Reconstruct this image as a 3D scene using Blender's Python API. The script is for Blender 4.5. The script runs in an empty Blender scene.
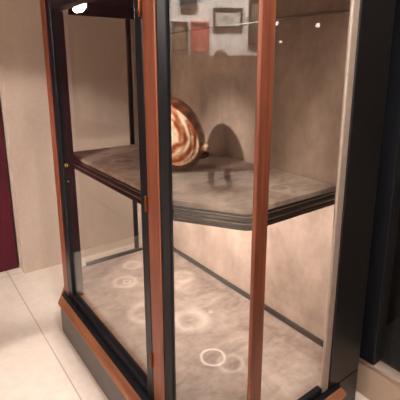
import bpy, bmesh, math, random
from mathutils import Vector, Matrix
random.seed(4)
SC = bpy.context.scene
COL = SC.collection
R = math.radians

# ------------------------------------------------------------------ helpers
def lin(c):
    return tuple(((v/255)/12.92 if v/255 <= .04045 else ((v/255+.055)/1.055)**2.4) for v in c) + (1,)

class MB:
    """collects shapes in world coordinates, builds ONE mesh object"""
    def __init__(s): s.bm = bmesh.new()
    def box(s, x0, x1, y0, y1, z0, z1):
        v = [s.bm.verts.new(p) for p in ((x0,y0,z0),(x1,y0,z0),(x1,y1,z0),(x0,y1,z0),(x0,y0,z1),(x1,y0,z1),(x1,y1,z1),(x0,y1,z1))]
        for f in ((3,2,1,0),(4,5,6,7),(0,1,5,4),(1,2,6,5),(2,3,7,6),(3,0,4,7)):
            s.bm.faces.new([v[i] for i in f])
        return s
    def prism(s, poly, z0, z1):
        a = [s.bm.verts.new((x, y, z0)) for x, y in poly]; b = [s.bm.verts.new((x, y, z1)) for x, y in poly]
        n = len(poly); s.bm.faces.new(a[::-1]); s.bm.faces.new(b)
        for i in range(n): s.bm.faces.new((a[i], a[(i+1) % n], b[(i+1) % n], b[i]))
        return s
    def rings(s, loops, cap=True):
        """loft through closed loops of 3D points"""
        L = [[s.bm.verts.new(p) for p in lp] for lp in loops]
        n = len(L[0])
        for A, B in zip(L, L[1:]):
            for i in range(n): s.bm.faces.new((A[i], A[(i+1) % n], B[(i+1) % n], B[i]))
        if cap: s.bm.faces.new(L[0][::-1]); s.bm.faces.new(L[-1])
        return s
    def bar(s, p, q, wd, z0, z1, off=0.0):
        """vertical slab from plan point p to q, thickness wd, shifted off to the left of p->q"""
        d = Vector((q[0]-p[0], q[1]-p[1])).normalized(); nrm = Vector((-d.y, d.x))
        a = Vector(p)+nrm*(off-wd/2); b = Vector(q)+nrm*(off-wd/2); c = Vector(q)+nrm*(off+wd/2); e = Vector(p)+nrm*(off+wd/2)
        return s.prism([a[:], b[:], c[:], e[:]], z0, z1)
    def lathe(s, prof, origin, axis, seg=32):
        ax = Vector(axis).normalized(); t = ax.orthogonal().normalized(); b = ax.cross(t); o = Vector(origin)
        loops = []
        for r, h in prof:
            loops.append([o+ax*h+(t*math.cos(2*math.pi*i/seg)+b*math.sin(2*math.pi*i/seg))*max(r, 1e-4) for i in range(seg)])
        return s.rings(loops)
    def build(s, name, mat, parent=None, base=(0,0,0), bevel=0, smooth=False, seg=2):
        bmesh.ops.recalc_face_normals(s.bm, faces=s.bm.faces)
        bs = parent['_base'] if parent is not None else base
        bmesh.ops.translate(s.bm, verts=s.bm.verts, vec=-Vector(bs))
        me = bpy.data.meshes.new(name); s.bm.to_mesh(me); s.bm.free()
        o = bpy.data.objects.new(name, me); COL.objects.link(o)
        me.materials.append(mat)
        if parent is not None: o.parent = parent; o['_base'] = list(bs)
        else: o.location = bs
        if parent is not None and '_base' in parent and parent.type == 'MESH': pass
        if bevel:
            m = o.modifiers.new('bevel', 'BEVEL'); m.width = bevel; m.segments = seg; m.limit_method = 'ANGLE'; m.angle_limit = R(35)
        if smooth:
            for p in me.polygons: p.use_smooth = True
        elif bevel:
            for p in me.polygons: p.use_smooth = True
            me.set_sharp_from_angle(angle=R(30))
        return o

def tag(o, label, cat, group=None):
    o['label'] = label; o['category'] = cat
    if group: o['group'] = group
    return o
def thing(name, label, cat, base, group=None):
    o = bpy.data.objects.new(name, None); COL.objects.link(o); o.location = base; o['_base'] = list(base)
    o.empty_display_size = .1
    return tag(o, label, cat, group)
def struct(o): o['kind'] = 'structure'; return o

# ------------------------------------------------------------------ materials
class NT:
    def __init__(s, name):
        s.m = bpy.data.materials.new(name); s.m.use_nodes = True; s.t = s.m.node_tree; s.t.nodes.clear()
        s.out = s.n('ShaderNodeOutputMaterial')
    def n(s, typ, **kw):
        nd = s.t.nodes.new(typ)
        for k, v in kw.items():
            if k.startswith('i_'):
                key = k[2:]; key = int(key) if key.isdigit() else key
                nd.inputs[key].default_value = v
            else: setattr(nd, k, v)
        return nd
    def l(s, a, b): s.t.links.new(a, b)
    def math(s, op, a, b=None, c=None, clamp=False):
        nd = s.n('ShaderNodeMath', operation=op, use_clamp=clamp)
        for i, v in enumerate((a, b, c)):
            if v is None: continue
            if isinstance(v, (int, float)): nd.inputs[i].default_value = v
            else: s.l(v, nd.inputs[i])
        return nd.outputs[0]
    def coords(s, scale=(1,1,1), which='Object'):
        tc = s.n('ShaderNodeTexCoord'); mp = s.n('ShaderNodeMapping'); mp.inputs['Scale'].default_value = scale
        s.l(tc.outputs[which], mp.inputs[0]); return mp.outputs[0]
    def noise(s, vec, scale, detail=4, rough=.55, dist=0):
        nd = s.n('ShaderNodeTexNoise'); nd.inputs['Scale'].default_value = scale; nd.inputs['Detail'].default_value = detail
        nd.inputs['Roughness'].default_value = rough; nd.inputs['Distortion'].default_value = dist
        s.l(vec, nd.inputs['Vector']); return nd.outputs['Fac']
    def ramp(s, fac, stops):
        nd = s.n('ShaderNodeValToRGB'); e = nd.color_ramp.elements
        while len(e) < len(stops): e.new(.5)
        for el, (p, c) in zip(e, stops): el.position = p; el.color = c if len(c) == 4 else lin(c)
        s.l(fac, nd.inputs[0]); return nd.outputs[0]
    def mix(s, fac, a, b, mode='MIX'):
        nd = s.n('ShaderNodeMix', data_type='RGBA', blend_type=mode)
        for sock, v in ((nd.inputs[0], fac), (nd.inputs[6], a), (nd.inputs[7], b)):
            if isinstance(v, (int, float)): sock.default_value = v
            elif isinstance(v, tuple): sock.default_value = v if len(v) == 4 else lin(v)
            else: s.l(v, sock)
        return nd.outputs[2]
    def pbsdf(s, col, rough=.5, spec=.5, metal=0, bump=None, bstr=.1, coat=0):
        b = s.n('ShaderNodeBsdfPrincipled')
        if isinstance(col, tuple): b.inputs['Base Color'].default_value = col if len(col) == 4 else lin(col)
        else: s.l(col, b.inputs['Base Color'])
        if isinstance(rough, (int, float)): b.inputs['Roughness'].default_value = rough
        else: s.l(rough, b.inputs['Roughness'])
        b.inputs['Specular IOR Level'].default_value = spec; b.inputs['Metallic'].default_value = metal
        b.inputs['Coat Weight'].default_value = coat; b.inputs['Coat Roughness'].default_value = .1
        if bump is not None:
            bp = s.n('ShaderNodeBump'); bp.inputs['Strength'].default_value = bstr; bp.inputs['Distance'].default_value = .004
            s.l(bump, bp.inputs['Height']); s.l(bp.outputs[0], b.inputs['Normal'])
        s.l(b.outputs[0], s.out.inputs[0]); return s.m

def plain(name, c, rough=.5, spec=.5, metal=0, coat=0):
    t = NT(name); v = t.noise(t.coords(), 30, 3)
    col = t.mix(.12, c, t.ramp(v, [(.3, (0,0,0)), (.7, (255,255,255))]), 'SOFT_LIGHT')
    return t.pbsdf(col, rough, spec, metal, coat=coat)

def wood(name, dark, light, scale=(26, 26, 1.4), rough=.38):
    t = NT(name); v = t.coords(scale)
    a = t.noise(v, 1.6, 6, .6, .6); b = t.noise(t.coords((90, 90, 3)), 2, 3)
    f = t.math('ADD', t.math('MULTIPLY', a, .75), t.math('MULTIPLY', b, .25))
    return t.pbsdf(t.ramp(f, [(.32, dark), (.68, light)]), rough, .45, bump=b, bstr=.06)

def emit(name, c, st):
    t = NT(name); e = t.n('ShaderNodeEmission'); e.inputs[0].default_value = c; e.inputs[1].default_value = st
    t.l(e.outputs[0], t.out.inputs[0]); return t.m

def glass(name, tint=(.97, .97, .955, 1), f0=.043, top=.75):
    """thin pane: clear, with the sheen of glass growing towards grazing angles"""
    t = NT(name); tr = t.n('ShaderNodeBsdfTransparent'); tr.inputs[0].default_value = tint
    gl = t.n('ShaderNodeBsdfGlossy'); gl.inputs['Roughness'].default_value = .012; gl.inputs[0].default_value = (1,1,1,1)
    lw = t.n('ShaderNodeLayerWeight'); lw.inputs[0].default_value = .5
    f = t.math('ADD', t.math('MULTIPLY', t.math('POWER', lw.outputs['Facing'], 5), top), f0)
    mx = t.n('ShaderNodeMixShader'); t.l(f, mx.inputs[0]); t.l(tr.outputs[0], mx.inputs[1]); t.l(gl.outputs[0], mx.inputs[2])
    t.l(mx.outputs[0], t.out.inputs[0]); return t.m

def rings_material(name, lo, hi, ring_col, rings, bloom=None, scuff=.5, sc=5):
    """mottled sheet surface with pale ring-shaped stains; rings = (x, y, radius, width, strength) in object space"""
    t = NT(name); v = t.coords((1, 1, 1))
    a = t.noise(v, sc, 7, .62, .8); b = t.noise(t.coords((3, 8, 3)), 3, 5, .6, .8); c = t.noise(v, 34, 5, .7)
    f = t.math('ADD', t.math('MULTIPLY', a, .52), t.math('ADD', t.math('MULTIPLY', b, .28), t.math('MULTIPLY', c, .20)))
    col = t.ramp(f, [(.38, lo), (.62, hi)])
    wob = t.math('MULTIPLY', t.math('SUBTRACT', t.noise(v, 18, 4), .5), .016)
    for x, y, rad, wd, st in rings:
        sep = t.n('ShaderNodeVectorMath', operation='DISTANCE'); cm = t.n('ShaderNodeSeparateXYZ'); cb = t.n('ShaderNodeCombineXYZ')
        t.l(v, cm.inputs[0]); t.l(cm.outputs[0], cb.inputs[0]); t.l(cm.outputs[1], cb.inputs[1])
        t.l(cb.outputs[0], sep.inputs[0]); sep.inputs[1].default_value = (x, y, 0)
        d = t.math('ADD', sep.outputs['Value'], wob)
        if rad > 0: k = t.math('SUBTRACT', 1, t.math('DIVIDE', t.math('ABSOLUTE', t.math('SUBTRACT', d, rad)), wd), clamp=True)
        else: k = t.math('MULTIPLY', t.math('SUBTRACT', 1, t.math('DIVIDE', d, wd), clamp=True), 1.6, clamp=True)
        k = t.math('MULTIPLY', k, t.math('MULTIPLY', t.math('ADD', a, .35), st), clamp=True)
        col = t.mix(k, col, ring_col)
    return t.pbsdf(col, .6, .3, bump=c, bstr=.05)

M = {}
M['frame'] = plain('black_lacquer', (23, 23, 26), .28, .2)
M['board'] = plain('black_board', (24, 21, 20), .36, .3)
M['trimwood'] = wood('reddish_wood_moulding', (96, 52, 34), (158, 100, 68), (1.4, 1.4, 30))
M['post'] = wood('reddish_wood_post', (86, 42, 28), (136, 75, 51))
M['plinth'] = plain('charcoal_plinth', (78, 72, 69), .45, .4)
M['panel'] = None
M['brass'] = plain('brass', (210, 165, 80), .25, .5, 1)
M['hinge'] = plain('bronze_hinge', (120, 72, 45), .35, .5, 1)
M['glass'] = glass('clear_glass')
M['pale'] = plain('pale_stile', (158, 139, 124), .5, .4)
M['dark_edge'] = wood('dark_shelf_moulding', (22, 15, 13), (42, 29, 24), (2, 2, 20), .4)

def wallmat(name, lo, hi, sc=(1.2, 1.2, .35), fine=40, rough=.85):
    t = NT(name); a = t.noise(t.coords(sc), 2.2, 5, .6); c = t.noise(t.coords(), fine, 4, .7)
    f = t.math('ADD', t.math('MULTIPLY', a, .75), t.math('MULTIPLY', c, .25))
    return t.pbsdf(t.ramp(f, [(.33, lo), (.67, hi)]), rough, .25, bump=c, bstr=.08)
M['panel'] = wallmat('beige_back_panel', (146, 121, 106), (188, 159, 142), (2.6, 2.6, 1.6), 30)
M['wall'] = wallmat('beige_wall', (168, 146, 130), (188, 166, 150))
M['white'] = wallmat('white_wall', (222, 212, 204), (236, 228, 220))
M['burgundy'] = wallmat('burgundy_paint', (60, 10, 24), (76, 16, 30), (3, 3, .6), 60, .6)
M['base'] = wallmat('beige_skirting', (160, 136, 118), (178, 152, 132), (1, 1, 1), 20, .5)
M['dim_wall'] = wood('brown_dim_wall', (86, 64, 52), (112, 86, 70), (3, 3, .5), .6)  # brown stands in for the dimmer lower part of the white wall
M['niche'] = plain('dark_niche', (38, 35, 33), .8, .2)

def tilemat():
    t = NT('pale_floor_tile'); v = t.coords()
    a = t.noise(v, 1.3, 5, .6); c = t.noise(v, 20, 5, .65)
    f = t.math('ADD', t.math('MULTIPLY', a, .6), t.math('MULTIPLY', c, .4))
    col = t.ramp(f, [(.35, (206, 188, 174)), (.65, (226, 208, 193))])
    sp = t.n('ShaderNodeSeparateXYZ'); t.l(v, sp.inputs[0])
    def joint(co, off, per, wd):
        q = t.math('MULTIPLY', t.math('FRACT', t.math('ADD', t.math('DIVIDE', t.math('SUBTRACT', co, off), per), .5)), per)
        return t.math('LESS_THAN', t.math('ABSOLUTE', t.math('SUBTRACT', q, per/2)), wd)
    j = t.math('MAXIMUM', joint(sp.outputs[0], -.255, .9, .0035), joint(sp.outputs[1], .3, 1.8, .0035))
    col = t.mix(t.math('MULTIPLY', j, .55), col, (120, 104, 92))
    return t.pbsdf(col, .42, .4)
M['floor'] = tilemat()

# ------------------------------------------------------------------ the room
FX0, FX1, FY0, FY1, CZ = -4.6, 1.5, -4.2, 3.2, 2.95
def room(name, mat, *boxes, bevel=0):
    m = MB()
    for b in boxes: m.box(*b)
    return struct(m.build(name, mat, bevel=bevel))
room('floor', M['floor'], (FX0, FX1, FY0, FY1, -.1, 0))
room('ceiling', M['white'], (FX0, FX1, FY0, FY1, CZ, CZ+.1))
YL = 2.055
room('wall_left', M['wall'], (-.158, .83, YL, FY1-.1, 0, CZ))                    # end of the wall beside the case
room('wall_back', M['wall'], (.83, .93, -.03, FY1-.1, 0, CZ))                     # wall the case stands against
room('wall_far', M['wall'], (FX0, -.158, 2.75, 2.85, 0, CZ))
room('wall_right', M['niche'], (.83, .93, FY0, -.03, 2.3, CZ), (1.32, 1.42, FY0, -.03, 0, 2.3), (.93, 1.32, -.03, .07, 0, 2.3), (.865, 1.32, FY0, -.03, 0, .19), (.83, 1.32, FY0, -.03, 2.2, 2.3))
room('wall_front', M['white'], (FX0, FX1, FY0-.1, FY0, 0, CZ))
room('wall_rear', M['white'], (FX0-.1, FX0, FY0, FY1, 0, CZ))
room('baseboard_right', M['base'], (.815, .86, FY0, -.035, 0, .178), bevel=.004)
room('trim_1', M['pale'], (.805, .86, FY0, -.035, .18, .195), bevel=.003)           # bright nosing on the base
room('trim_2', M['frame'], (.80, .87, -.16, -.03, .1965, 2.2), bevel=.004)           # black jamb of the glazed recess
w1 = room('window_1', M['glass'], (.835, .841, FY0, -.16, .1965, 2.2))

room('wall_rear_dim_band', M['dim_wall'], (FX0+.0, FX0+.03, FY0, FY1, 0, 1.66))  # light fading down the rear wall, put into colour as a brown band
# burgundy panel at the left edge, standing in front of the recess
bp = MB().box(-1.25, -.172, 2.18, 2.22, 0.004, 2.3).build('partition_panel', M['burgundy'], base=(-.7, 2.2, 0), bevel=.004)
tag(bp, 'tall flat burgundy panel standing at the left edge beside the beige wall', 'panel')

# ------------------------------------------------------------------ display case
CASE = thing('display_case', 'tall glazed display case of black frames and reddish wood posts on a charcoal plinth', 'display case', (.32, .70, 0))
YC = .70
def mir(p): return (p[0], 2*YC-p[1])
XD = -.11; YR = -.14; YE = 1.455; XB = .705
B0 = (XD, .145); C0 = (.055, YR)
A0, E0 = mir(B0), (.035, 1.455)
ZF, ZT = .243, 1.765
def outline(o, XB=.555):
    """case outline grown outwards by o (canted front corners)"""
    k = o*.42
    pts = [(XB, YR-o*.75), (C0[0]-k, YR-o*.75), (XD-o, B0[1]-k), (XD-o, A0[1]-o*1.15), (E0[0]-k, YE+o), (XB, YE+o)]
    return pts
def ring3(o, z, xb=.555): return [(x, y, z) for x, y in outline(o, xb)]
MB().rings([ring3(.046, 0), ring3(.046, .1895)]).build('plinth', M['plinth'], CASE, bevel=.008, seg=3)
MB().rings([ring3(.056, .190), ring3(.063, .194), ring3(.063, .203), ring3(.058, .208), ring3(.050, .2125), ring3(.034, .2165), ring3(.028, .217)]).build('base_moulding', M['trimwood'], CASE, bevel=.001)
MB().rings([ring3(.027, .2173), ring3(.022, .221), ring3(.004, .2222)]).build('sill', M['frame'], CASE, bevel=.001)
# deck inside
deckring = [(.223, .27, .052, .010, .95), (.262, .195, .052, .016, .35), (.30, .555, .075, .05, .5), (.205, 1.10, .062, .025, .4), (.215, 1.095, .022, .012, .5), (.34, 1.27, .05, .02, .3), (.52, .95, .06, .03, .3), (.43, .55, 0, .02, .4), (.15, .75, .08, .03, .3)]
bx, by, _ = CASE['_base']
M['deck'] = rings_material('scuffed_case_floor', (124, 102, 91), (186, 161, 147), (240, 220, 206), [(x-bx, y-by, r, w_, s) for x, y, r, w_, s in deckring])
MB().rings([ring3(-.012, .2225, .70), ring3(-.012, ZF, .70)]).build('deck', M['deck'], CASE)
# back panel, dark strip at its foot and picture wire
XP = .678
MB().box(XP, XP+.02, YR+.04, YE-.04, ZF, 1.84).build('back_panel', M['panel'], CASE)
MB().box(XP-.012, XP-.0005, YR+.04, YE-.04, ZF+.0005, ZF+.03).build('foot_strip', M['dark_edge'], CASE, bevel=.003)  # thin dark strip along the foot of the back panel
MB().box(XP-.012, XP-.0005, YR+.05, YE-.05, 1.704, 1.712).build('hanging_rail', plain('steel_rail', (150, 135, 120), .3, .5, 1), CASE, bevel=.002)
MB().box(XP+.0235, XB, YR+.04, YE-.04, 0, 1.84).build('back_box', M['board'], CASE)

# corner posts of reddish wood
def post(poly):
    MB().prism(poly, .2225, 1.86).build('corner_post', M['post'], CASE, bevel=.006, seg=3)
PW = .038
def cornerpoly(p, d1, d2, l1, l2, th):
    """post wrapping a corner p, running l1 along d1 and l2 along d2, thickness th inward"""
    p = Vector(p); d1 = Vector(d1).normalized(); d2 = Vector(d2).normalized()
    inn = (d1+d2).normalized()
    a = p+d1*l1; b = p+d2*l2
    n1 = (inn-d1*inn.dot(d1)).normalized(); n2 = (inn-d2*inn.dot(d2)).normalized()
    q = p+inn*(th/max(.2, inn.dot(n1)))
    return [p[:], a[:], (a+n1*th)[:], q[:], (b+n2*th)[:], b[:]]
ch = Vector((C0[0]-B0[0], C0[1]-B0[1])).normalized()
postB = cornerpoly(B0, (0, 1), ch, .072, .005, .034)
postC = cornerpoly(C0, (1, 0), -ch, .052, .012, .034)
for p_ in (postB, postC): post(p_)
post([mir(q) for q in postB][::-1])
chl = Vector((A0[0]-E0[0], A0[1]-E0[1])).normalized()
MB().prism(cornerpoly(E0, (1, 0), chl, .02, .02, .02), .2225, 1.86).build('rear_corner_post', M['frame'], CASE, bevel=.004)

# canted panes and their black stile
def frame_stile(p, q, t0, t1, z0, z1, th=.03, mat='frame', name='stile', bev=.005):
    p, q = Vector(p), Vector(q); d = (q-p).normalized()
    MB().bar((p+d*t0)[:], (p+d*t1)[:], th, z0, z1, th/2 if True else 0).build(name, M[mat], CASE, bevel=bev)
def pane(p, q, t0, t1, z0, z1, off=.014):
    p, q = Vector(p), Vector(q); d = (q-p).normalized()
    MB().bar((p+d*t0)[:], (p+d*t1)[:], .005, z0, z1, off).build('glass_pane', M['glass'], CASE)
Lc = (Vector(C0)-Vector(B0)).length
for a, b, sg in ((B0, C0, 1), (C0, B0, 0)):
    pass
ZB = .2225
# right canted face: B -> C ; inside lies to the left of B->C
frame_stile(B0, C0, .006, .043, ZB, 1.86, th=.022)
frame_stile(B0, C0, .0435, Lc-.014, ZB, .262, name='bottom_rail')
frame_stile(B0, C0, .0435, Lc-.014, ZT+.02, 1.86, name='top_rail')
pane(B0, C0, .038, Lc-.008, .255, ZT+.03)
# left canted face: E -> A has inside on the left
Le = (Vector(A0)-Vector(E0)).length
frame_stile(E0, A0, Le-.055, Le-.006, ZB, 1.86)
frame_stile(E0, A0, .022, Le-.0555, ZB, .262, name='bottom_rail')
frame_stile(E0, A0, .022, Le-.0555, ZT+.02, 1.86, name='top_rail')
pane(E0, A0, .012, Le-.05, .255, ZT+.03)
# side faces: right face C -> back (inside on the left), end face back -> E
for name_p, P, Q in (('r', C0, (.461, YR)), ('e', (.52, YE), E0)):
    ln = (Vector(Q)-Vector(P)).length
    t0, t1 = (.0525, ln-.0045) if name_p == 'r' else (0, ln-.063)
    frame_stile(P, Q, t0, t1, ZB, .249 if name_p == 'r' else .262, name='bottom_rail', th=.026)
    frame_stile(P, Q, t0, t1, ZT+.025, 1.86, name='top_rail', th=.026)
    t1 = t1-.004 if name_p == 'r' else t1
    pane(P, Q, t0-.01 if name_p == 'r' else t0-.0, t1 if name_p == 'r' else t1+.01, .245, ZT+.03)
    if name_p == 'e':
        frame_stile(P, Q, .04, .068, .2625, ZT+.0245, name='glazing_bead', th=.022)
        frame_stile(P, Q, -.042, .0395, .2625, ZT+.0245, mat='pale', name='rear_stile', th=.03)
    else:
        frame_stile(P, Q, ln-.004, ln+.036, ZB, ZT+.0245, mat='pale', name='rear_stile', th=.014)
# black side boards at the rear
MB().box(.4975, XB, YR-.004, YR+.03, ZB, 1.86).box(.5665, XB, YR-.004, YR+.03, 0, ZB).build('side_board', M['board'], CASE, bevel=.006, seg=3)
MB().box(.5625, XB, YE-.03, YE+.002, ZB, 1.86).box(.5665, XB, YE-.03, YE+.002, 0, ZB).build('side_board', M['board'], CASE, bevel=.006, seg=3)
# roof, frieze, cornice (above the frame)
MB().rings([ring3(.0, 1.861, XB), ring3(.0, 1.90, XB), ring3(.015, 1.915, XB), ring3(.03, 1.95, XB), ring3(.03, 1.975, XB)]).build('cornice', M['frame'], CASE, bevel=.003)

# door
DOOR = MB()
y0, y1, xo, xi = B0[1]+.0745, A0[1]-.0745, XD, XD+.066
sw = .068; sr_ = .052
DOOR.box(xo, xi, y0, y0+sr_, .2235, 1.835).box(xo, xi, y1-sw, y1, .2235, 1.835)
DOOR.box(xo, xi-.03, y0+sr_, y1-sw, .2235, .262).box(xo, xi, y0+sr_, y1-sw, ZT, 1.835)
DOOR = DOOR.build('door', M['frame'], CASE, bevel=.006, seg=3)
MB().box(xo+.012, xo+.017, y0+sr_-.008, y1-sw+.008, .255, ZT+.008).build('glass_pane', M['glass'], DOOR)
for zz, rr in ((1.005, .011), (.918, .005)):
    if rr > .008:
        MB().lathe([(rr, 0), (rr, .004), (rr*.8, .006), (rr*.45, .0065), (rr*.4, .004)], (xo+.022, y1-sw, zz), (0, -1, 0), 24).build('lock', M['brass'], DOOR, smooth=True)
    else:
        MB().lathe([(rr, 0), (rr, .002), (rr*.6, .004)], (xo+.026, y1-sw, zz), (0, -1, 0), 16).build('pin', M['brass'], DOOR, smooth=True)
for zz in (1.045, .42, 1.68):
    MB().lathe([(.006, -.028), (.0065, -.027), (.0065, .027), (.006, .028)], (xo-.004, y0+.002, zz), (0, 0, 1), 16).build('hinge', M['hinge'], DOOR, smooth=True)

# shelf: canted outline with a stepped dark moulding
ZS = 1.023
def shelf_outline(o, n=7):
    c = [(XP-.013, 0-o), (.165-o*.4, 0-o), (-o, .262-o*.4), (-o, 1.355+o), (XP-.013, 1.355+o)]
    c = [Vector(p) for p in c]; out = []
    for i, p in enumerate(c):
        if i in (0, 4): out.append(p); continue
        a = (c[i-1]-p).normalized(); b = (c[i+1]-p).normalized(); r = .03
        for k in range(n):
            t = k/(n-1); out.append((p+a*r)*(1-t)**2+p*2*t*(1-t)+(p+b*r)*t*t)
    return out
def sr(o, z): return [(p.x, p.y, z) for p in shelf_outline(o)]
M['shelf'] = rings_material('brown_shelf_top', (118, 96, 84), (186, 160, 143), (208, 186, 170), [(x-bx, y-by, r, w_, s) for x, y, r, w_, s in [(.445, .13, .045, .018, .5), (.16, .95, .06, .03, .4), (.28, .35, .05, .02, .3)]], sc=6)
SH = MB().rings([sr(-.006, ZS-.02), sr(-.006, ZS)]).build('shelf', M['shelf'], CASE, bevel=.001)
MB().rings([sr(-.012, ZS-.082), sr(-.004, ZS-.079), sr(-.002, ZS-.066), sr(-.004, ZS-.059), sr(-.012, ZS-.057), sr(-.012, ZS-.052), sr(.001, ZS-.050), sr(.004, ZS-.042), sr(.001, ZS-.034), sr(-.008, ZS-.032), sr(-.008, ZS-.027), sr(.0, ZS-.025), sr(.0, ZS-.0205)]).build('shelf_moulding', M['dark_edge'], SH, bevel=.0006)
M['bead'] = plain('pale_metal_bead', (190, 160, 140), .3, .5, .6)
for zb in (.0545, .0295):
    MB().rings([sr(-.011, ZS-zb-.0012), sr(-.001, ZS-zb-.0012), sr(-.001, ZS-zb+.0012), sr(-.011, ZS-zb+.0012)]).build('edge_bead', M['bead'], SH)

# ------------------------------------------------------------------ the shell on the shelf
def shell():
    base = (.288, .635, ZS)
    T = thing('ornamental_shell', 'large glossy brown rounded shell with cream swirled face lying on the shelf', 'shell', base)
    cx, cy, cz = base[0], base[1], ZS+.172
    rx, rz = .138, .178
    rt = Vector((.803, -.595, 0)); cm = Vector((-.55, -.80, .2)).normalized()
    ax = (cm*.95-rt*.22+Vector((0, 0, -.05))).normalized()
    t = (rt-ax*rt.dot(ax)).normalized(); b = ax.cross(t)
    if b.z < 0: b = -b
    def beta(ph): return 56+10*math.cos(2*(ph+.55))
    def surf(d, ang, be):
        r = 1.0
        if ang < be: r = 1-.08*(1-(ang/be)**2)+.010*math.sin(ang*.6)
        r += .04*math.exp(-((ang-be-1)/4.)**2)
        if ang > be+6: r += .006*math.sin((ang-be)*.3)
        p = Vector((d.x*rx, d.y*rx, d.z*rz))*r
        p -= rt*(.21*max(p.z+.05, -.02))
        p.z = max(p.z, -.1715)
        return p
    def point(ang, ph):
        d = ax*math.cos(R(ang))+(t*math.cos(ph)+b*math.sin(ph))*math.sin(R(ang))
        return Vector((cx, cy, cz))+surf(d, ang, beta(ph))
    def patch(f0, f1, n, name, mat, seg=96):
        loops = []
        for i in range(n+1):
            f = f0+(f1-f0)*i/n; lp = []
            for k in range(seg):
                ph = 2*math.pi*k/seg; be = beta(ph)
                lp.append(point(f*be if f <= 1 else be+(179-be)*(f-1), ph))
            loops.append(lp)
        return MB().rings(loops).build(name, mat, T, smooth=True)
    tb = NT('glossy_brown_shell'); v = tb.coords((1, 1, 1))
    a = tb.noise(v, 9, 6, .6, 1.5)
    wv = tb.n('ShaderNodeTexWave', wave_type='RINGS', rings_direction='SPHERICAL'); wv.inputs['Scale'].default_value = 9; wv.inputs['Distortion'].default_value = 6; wv.inputs['Detail'].default_value = 3
    tb.l(v, wv.inputs[0])
    f = tb.math('ADD', tb.math('MULTIPLY', a, .7), tb.math('MULTIPLY', wv.outputs['Fac'], .3))
    mb = tb.pbsdf(tb.ramp(f, [(.3, (92, 46, 30)), (.55, (140, 76, 50)), (.75, (176, 106, 76))]), .3, .5, coat=.4)
    tf = NT('cream_swirl_shell'); v = tf.coords((1, 1, 1))
    wv = tf.n('ShaderNodeTexWave', wave_type='RINGS', rings_direction='SPHERICAL'); wv.inputs['Scale'].default_value = 6; wv.inputs['Distortion'].default_value = 7; wv.inputs['Detail'].default_value = 4; wv.inputs['Detail Scale'].default_value = 2.2
    mp = tf.n('ShaderNodeMapping'); tf.l(v, mp.inputs[0]); mp.inputs['Location'].default_value = (.1, .02, -.2)
    tf.l(mp.outputs[0], wv.inputs[0])
    a = tf.noise(v, 14, 5, .6, 1.2)
    f = tf.math('ADD', tf.math('MULTIPLY', wv.outputs['Fac'], .62), tf.math('MULTIPLY', a, .38))
    mf = tf.pbsdf(tf.ramp(f, [(.2, (156, 82, 52)), (.42, (204, 134, 96)), (.62, (226, 176, 140)), (.85, (244, 222, 198))]), .42, .35, bump=wv.outputs['Fac'], bstr=.3)
    patch(1, 2, 60, 'body', mb)
    patch(.02, 1, 40, 'face', mf)
    # knob at the right-hand rim, and its dark tip
    dk = (rt*.86+cm*.42+Vector((0, 0, -.42))).normalized()
    p = Vector((cx, cy, cz))+Vector((dk.x*rx, dk.y*rx, dk.z*rz))*.93+rt*.012
    MB().lathe([(.026, -.02), (.025, .0), (.019, .012), (.015, .020), (.010, .026), (.004, .029), (0, .0295)], p, rt+Vector((0, 0, .15))+cm*.4, 24).build('knob', mf, T, smooth=True)
    p2 = p-Vector((0, 0, .034))-cm*.03
    MB().lathe([(.024, -.03), (.020, .008), (.014, .022), (.006, .031), (0, .033)], p2, rt, 20).build('tip', plain('dark_nub', (40, 26, 20), .3), T, smooth=True)  # small near-black piece just below the knob
shell()

# ------------------------------------------------------------------ framed pictures on the far wall of the room (seen mirrored in the glass)
def picture(y0, y1, z0, z1, fr, art, label):
    base = (FX0, (y0+y1)/2, z0)
    T = thing('framed_picture', label, 'picture', base, 'framed pictures on the rear wall')
    m = MB(); b = .025; x0, x1 = FX0+.001, FX0+.035
    m.box(x0, x1, y0, y0+b, z0, z1).box(x0, x1, y1-b, y1, z0, z1).box(x0, x1, y0+b, y1-b, z0, z0+b).box(x0, x1, y0+b, y1-b, z1-b, z1)
    m.build('picture_frame', fr, T); MB().box(x0, x0+.012, y0+b, y1-b, z0+b, z1-b).build('picture_sheet', art, T)
dk = plain('dark_picture_frame', (34, 26, 24), .4)
picture(-0.47, -0.25, 2.24, 2.46, dk, wallmat('dark_print', (40, 34, 34), (86, 72, 66), (6, 6, 6), 12), 'small dark print in a black frame, uppermost on the white rear wall')
picture(-0.34, -0.13, 1.72, 2.10, dk, wallmat('brown_print', (96, 78, 64), (140, 116, 96), (6, 6, 6), 12), 'brown print in a black frame left of the red print')
picture(-0.63, -0.38, 1.70, 2.10, plain('red_picture_frame', (150, 60, 52), .5), wallmat('red_print', (150, 62, 54), (190, 96, 82), (6, 6, 6), 12), 'red print in a red frame on the white rear wall')
picture(-1.09, -0.69, 2.02, 2.28, dk, wallmat('grey_print', (120, 112, 104), (190, 182, 170), (6, 6, 6), 12), 'wide pale grey print in a black frame right of the red print')
picture(-1.48, -1.18, 1.80, 2.40, dk, wallmat('olive_print', (70, 64, 52), (110, 100, 84), (6, 6, 6), 12), 'tall olive print in a black frame, rightmost of the framed pictures')

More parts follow.
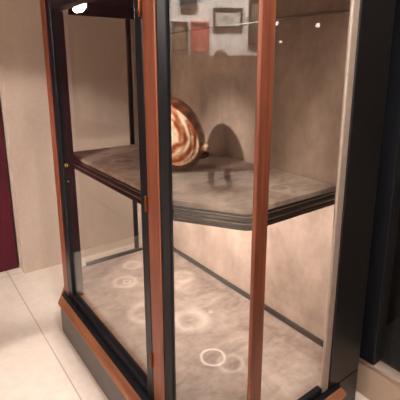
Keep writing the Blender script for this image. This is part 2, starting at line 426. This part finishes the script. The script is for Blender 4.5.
# visitor across the room, mirrored in the canted pane
def person():
    base = (-3.9, -.68, 0)
    V = []; E_ = []; RD = []
    def v(p, r, par=None):
        V.append(p); RD.append(r if isinstance(r, tuple) else (r, r))
        if par is not None: E_.append((par, len(V)-1))
        return len(V)-1
    pel = v((0, 0, .92), (.12, .165)); wa = v((0, 0, 1.06), (.105, .14), pel); chs = v((.01, 0, 1.25), (.115, .165), wa); sh = v((0, 0, 1.37), (.08, .12), chs)
    nk = v((.01, 0, 1.45), .05, sh); jw = v((.03, 0, 1.52), .066, nk); hd = v((.02, 0, 1.59), (.088, .074), jw); tp = v((.01, 0, 1.655), (.066, .058), hd)
    nose0 = v((.105, 0, 1.575), .016, hd)
    for sd in (-1, 1):
        hp = v((0, sd*.10, .86), .092, pel); kn = v((.015, sd*.105, .48), .062, hp); cf = v((-.01, sd*.105, .33), .058, kn); an = v((-.01, sd*.105, .09), .042, cf)
        bl = v((.09, sd*.12, .045), (.035, .045), an); v((.16, sd*.13, .035), (.026, .04), bl)
        so = v((0, sd*.175, 1.36), .062, sh); el = v((-.01, sd*.23, 1.09), .046, so); wr = v((.07, sd*.225, .86), .03, el)
        pm = v((.085, sd*.222, .80), (.018, .036), wr)
        for k, (dx, ln) in enumerate(((.032, .07), (.011, .08), (-.011, .075), (-.031, .058))):
            f1 = v((.088+dx, sd*.222, .765), .0095, pm); f2 = v((.088+dx+.004, sd*.215, .765-ln*.55), .0088, f1); v((.088+dx+.003, sd*.205, .765-ln), .0075, f2)
        t1 = v((.125, sd*.212, .805), .011, pm); v((.14, sd*.205, .765), .0088, t1)
        v((.015, sd*.083, 1.575), (.02, .012), hd)
    me = bpy.data.meshes.new('person'); me.from_pydata(V, E_, []); o = bpy.data.objects.new('person', me); COL.objects.link(o)
    o.modifiers.new('skin', 'SKIN'); sb = o.modifiers.new('sub', 'SUBSURF'); sb.levels = sb.render_levels = 2
    for i, r in enumerate(RD): me.skin_vertices[0].data[i].radius = r
    me.skin_vertices[0].data[0].use_root = True
    dg = bpy.context.evaluated_depsgraph_get(); m2 = bpy.data.meshes.new_from_object(o.evaluated_get(dg))
    o.modifiers.clear(); o.data = m2; o.location = base
    m2.materials.clear()
    for m in (plain('dark_coat', (36, 33, 36), .8), plain('skin_tone', (196, 150, 124), .5), plain('dark_trousers', (28, 28, 34), .8), plain('black_shoe', (20, 18, 18), .4), plain('eye', (30, 24, 22), .2), plain('lip', (160, 96, 86), .5)): m2.materials.append(m)
    for p in m2.polygons:
        c = p.center; p.use_smooth = True
        k = 0
        if c.z > 1.435 or (c.z < .85 and abs(c.y) > .18): k = 1
        elif c.z < .08: k = 3
        elif c.z < .84: k = 2
        if c.x > .085 and abs(c.z-1.60) < .012 and .02 < abs(c.y) < .048: k = 4
        if c.x > .07 and abs(c.z-1.525) < .01 and abs(c.y) < .03: k = 5
        p.material_index = k
    tag(o, 'person in a dark coat standing before the pictures, mirrored in the glass', 'person')
    hair = MB(); n = 24; loops = []
    for i in range(9):
        a = R(4+86*i/8); loops.append([Vector((base[0]-.005+math.sin(a)*.106*math.cos(2*math.pi*k/n)*(1 if math.cos(2*math.pi*k/n) < 0 else .92), base[1]+math.sin(a)*.088*math.sin(2*math.pi*k/n), 1.605+.11*math.cos(a)-(.05*max(0, -math.cos(2*math.pi*k/n)) if i == 8 else 0))) for k in range(n)])
    o['_base'] = list(base)
    hair.rings(loops, cap=True).build('hair', plain('dark_hair', (34, 26, 22), .6), o, smooth=True)
person()

# small lamps inside the dark recess beside the case (seen mirrored in its glass)
def recess_lamp(y, z, r):
    T = thing('recess_lamp', 'small round lamp glowing inside the dark glazed recess', 'lamp', (1.32, y, z), 'small lamps in the dark recess')
    MB().lathe([(.008, 0), (.008, .26), (r*1.2, .265), (r*1.25, .318), (r*1.05, .32)], (1.3195, y, z), (-1, 0, 0), 20).build('housing', plain('lamp_can', (24, 22, 22), .4), T)
    MB().lathe([(r, .3202), (r, .324), (r*.6, .329), (0, .331)], (1.3195, y, z), (-1, 0, 0), 20).build('lamp', emit('recess_lamp_face', (1, .93, .84, 1), 12), T, smooth=True)
for a in ((-.95, 1.737, .011), (-.915, 1.635, .007), (-.67, 1.704, .011)): recess_lamp(*a)

# ------------------------------------------------------------------ lamps
WARM = (1.0, .97, .94)
def light(name, typ, loc, energy, rot=None, target=None, color=WARM, **kw):
    d = bpy.data.lights.new(name, typ); d.energy = energy; d.color = color
    for k, v in kw.items(): setattr(d, k, v)
    o = bpy.data.objects.new(name, d); COL.objects.link(o); o.location = loc
    if target is not None: o.rotation_euler = (Vector(target)-Vector(loc)).to_track_quat('-Z', 'Y').to_euler()
    elif rot: o.rotation_euler = rot
    return o
M['bulb'] = emit('lamp_face', (1, .9, .78, 1), 60)
M['can'] = plain('black_lamp_can', (26, 24, 24), .4)
# lamp added inside the case top to make the bright glare at upper left
LP = Vector((.073, 1.205, 1.808))
sp = thing('glare_lamp', 'small glowing lamp added as the bright glare at the top left of the display case', 'spotlight', tuple(LP))
aim = (Vector((.36, .74, 1.2))-LP).normalized()
MB().lathe([(.030, -.022), (.040, -.016), (.043, .0), (.043, .004), (.040, .004), (.037, -.004)], LP, aim, 32).build('housing', M['can'], sp, smooth=False)
MB().lathe([(.0, -.003), (.037, -.003), (.037, .008), (.026, .018), (0, .022)], LP, aim, 32).build('lamp', M['bulb'], sp, smooth=True)
MB().lathe([(.008, .012), (.008, .050), (.018, .0505), (.018, .0522)], LP, (0, 0, 1), 16).build('stem', M['can'], sp)
light('glare_lamp_beam', 'SPOT', LP+aim*.03, 4, target=(.36, .74, 1.2), spot_size=R(34), spot_blend=.6, shadow_soft_size=.03)  # weak beam of the added glare lamp

# room light
light('ceiling_panel_glow', 'AREA', (-1.9, -.2, 2.85), 50, target=(-1.4, .1, 0), shape='RECTANGLE', size=1.2, size_y=2.4)
light('floor_patch_beam', 'AREA', (-1.22, -.12, 2.9), 10, rot=(0, 0, 0), shape='RECTANGLE', size=2.0, size_y=2.76, spread=R(3))  # added area beam, sized to lay the bright rectangle on the floor
M['strip'] = emit('led_strip', (1, .95, .9, 1), 3)
us = MB().box(.03, .05, .32, 1.05, ZS-.091, ZS-.082).box(.2, .62, .03, .05, ZS-.091, ZS-.082).build('under_shelf_lamp', M['strip'], SH)
light('under_shelf_glow', 'AREA', (.06, .78, ZS-.097), 17, target=(.67, .86, .72), shape='RECTANGLE', size=.8, size_y=.02)
light('under_shelf_side_glow', 'AREA', (.42, .06, ZS-.097), 1.0, target=(.5, .3, .4), shape='RECTANGLE', size=.4, size_y=.03)
light('track_spot_wall', 'SPOT', (-3.5, -1.0, 2.85), 880, target=(.10, 2.05, .52), spot_size=R(21), spot_blend=.4, shadow_soft_size=.06)
light('track_spot_shell', 'SPOT', (-3.1, -.25, 2.85), 850, target=(.32, .64, 1.25), spot_size=R(8), spot_blend=1.0, shadow_soft_size=.05)
light('ceiling_spot_front', 'SPOT', (-.25, -.75, 2.87), 250, target=(.35, .15, .9), spot_size=R(62), spot_blend=.8, shadow_soft_size=.2)
light('wall_washer', 'AREA', (-4.2, -.6, 2.85), 240, target=(-4.6, -.6, 2.25), shape='RECTANGLE', size=1.6, size_y=.2)

w = bpy.data.worlds.new('world'); SC.world = w; w.use_nodes = True
w.node_tree.nodes['Background'].inputs[0].default_value = (1, .93, .88, 1); w.node_tree.nodes['Background'].inputs[1].default_value = .05

# ------------------------------------------------------------------ camera
cam = bpy.data.cameras.new('camera'); co = bpy.data.objects.new('camera', cam); COL.objects.link(co)
cam.sensor_width = 36; cam.lens = 36*409/400; cam.shift_y = -35.94/400; cam.clip_start = .02
co.matrix_world = Matrix.Translation((-.761, -.962, 1.5)) @ Matrix.Rotation(-.6378, 4, 'Z') @ Matrix.Rotation(math.pi/2-.23233, 4, 'X') @ Matrix.Rotation(-.0013, 4, 'Z')
SC.camera = co
SC.view_settings.view_transform = 'Standard'; SC.view_settings.look = 'None'; SC.view_settings.gamma = 1; SC.view_settings.use_curve_mapping = False
SC.view_settings.exposure = 0.0
SC.cycles.caustics_reflective = False; SC.cycles.max_bounces = 14; SC.cycles.transparent_max_bounces = 24; SC.cycles.sample_clamp_indirect = 6

for o in list(bpy.data.objects):
    if '_base' in o.keys(): del o['_base']
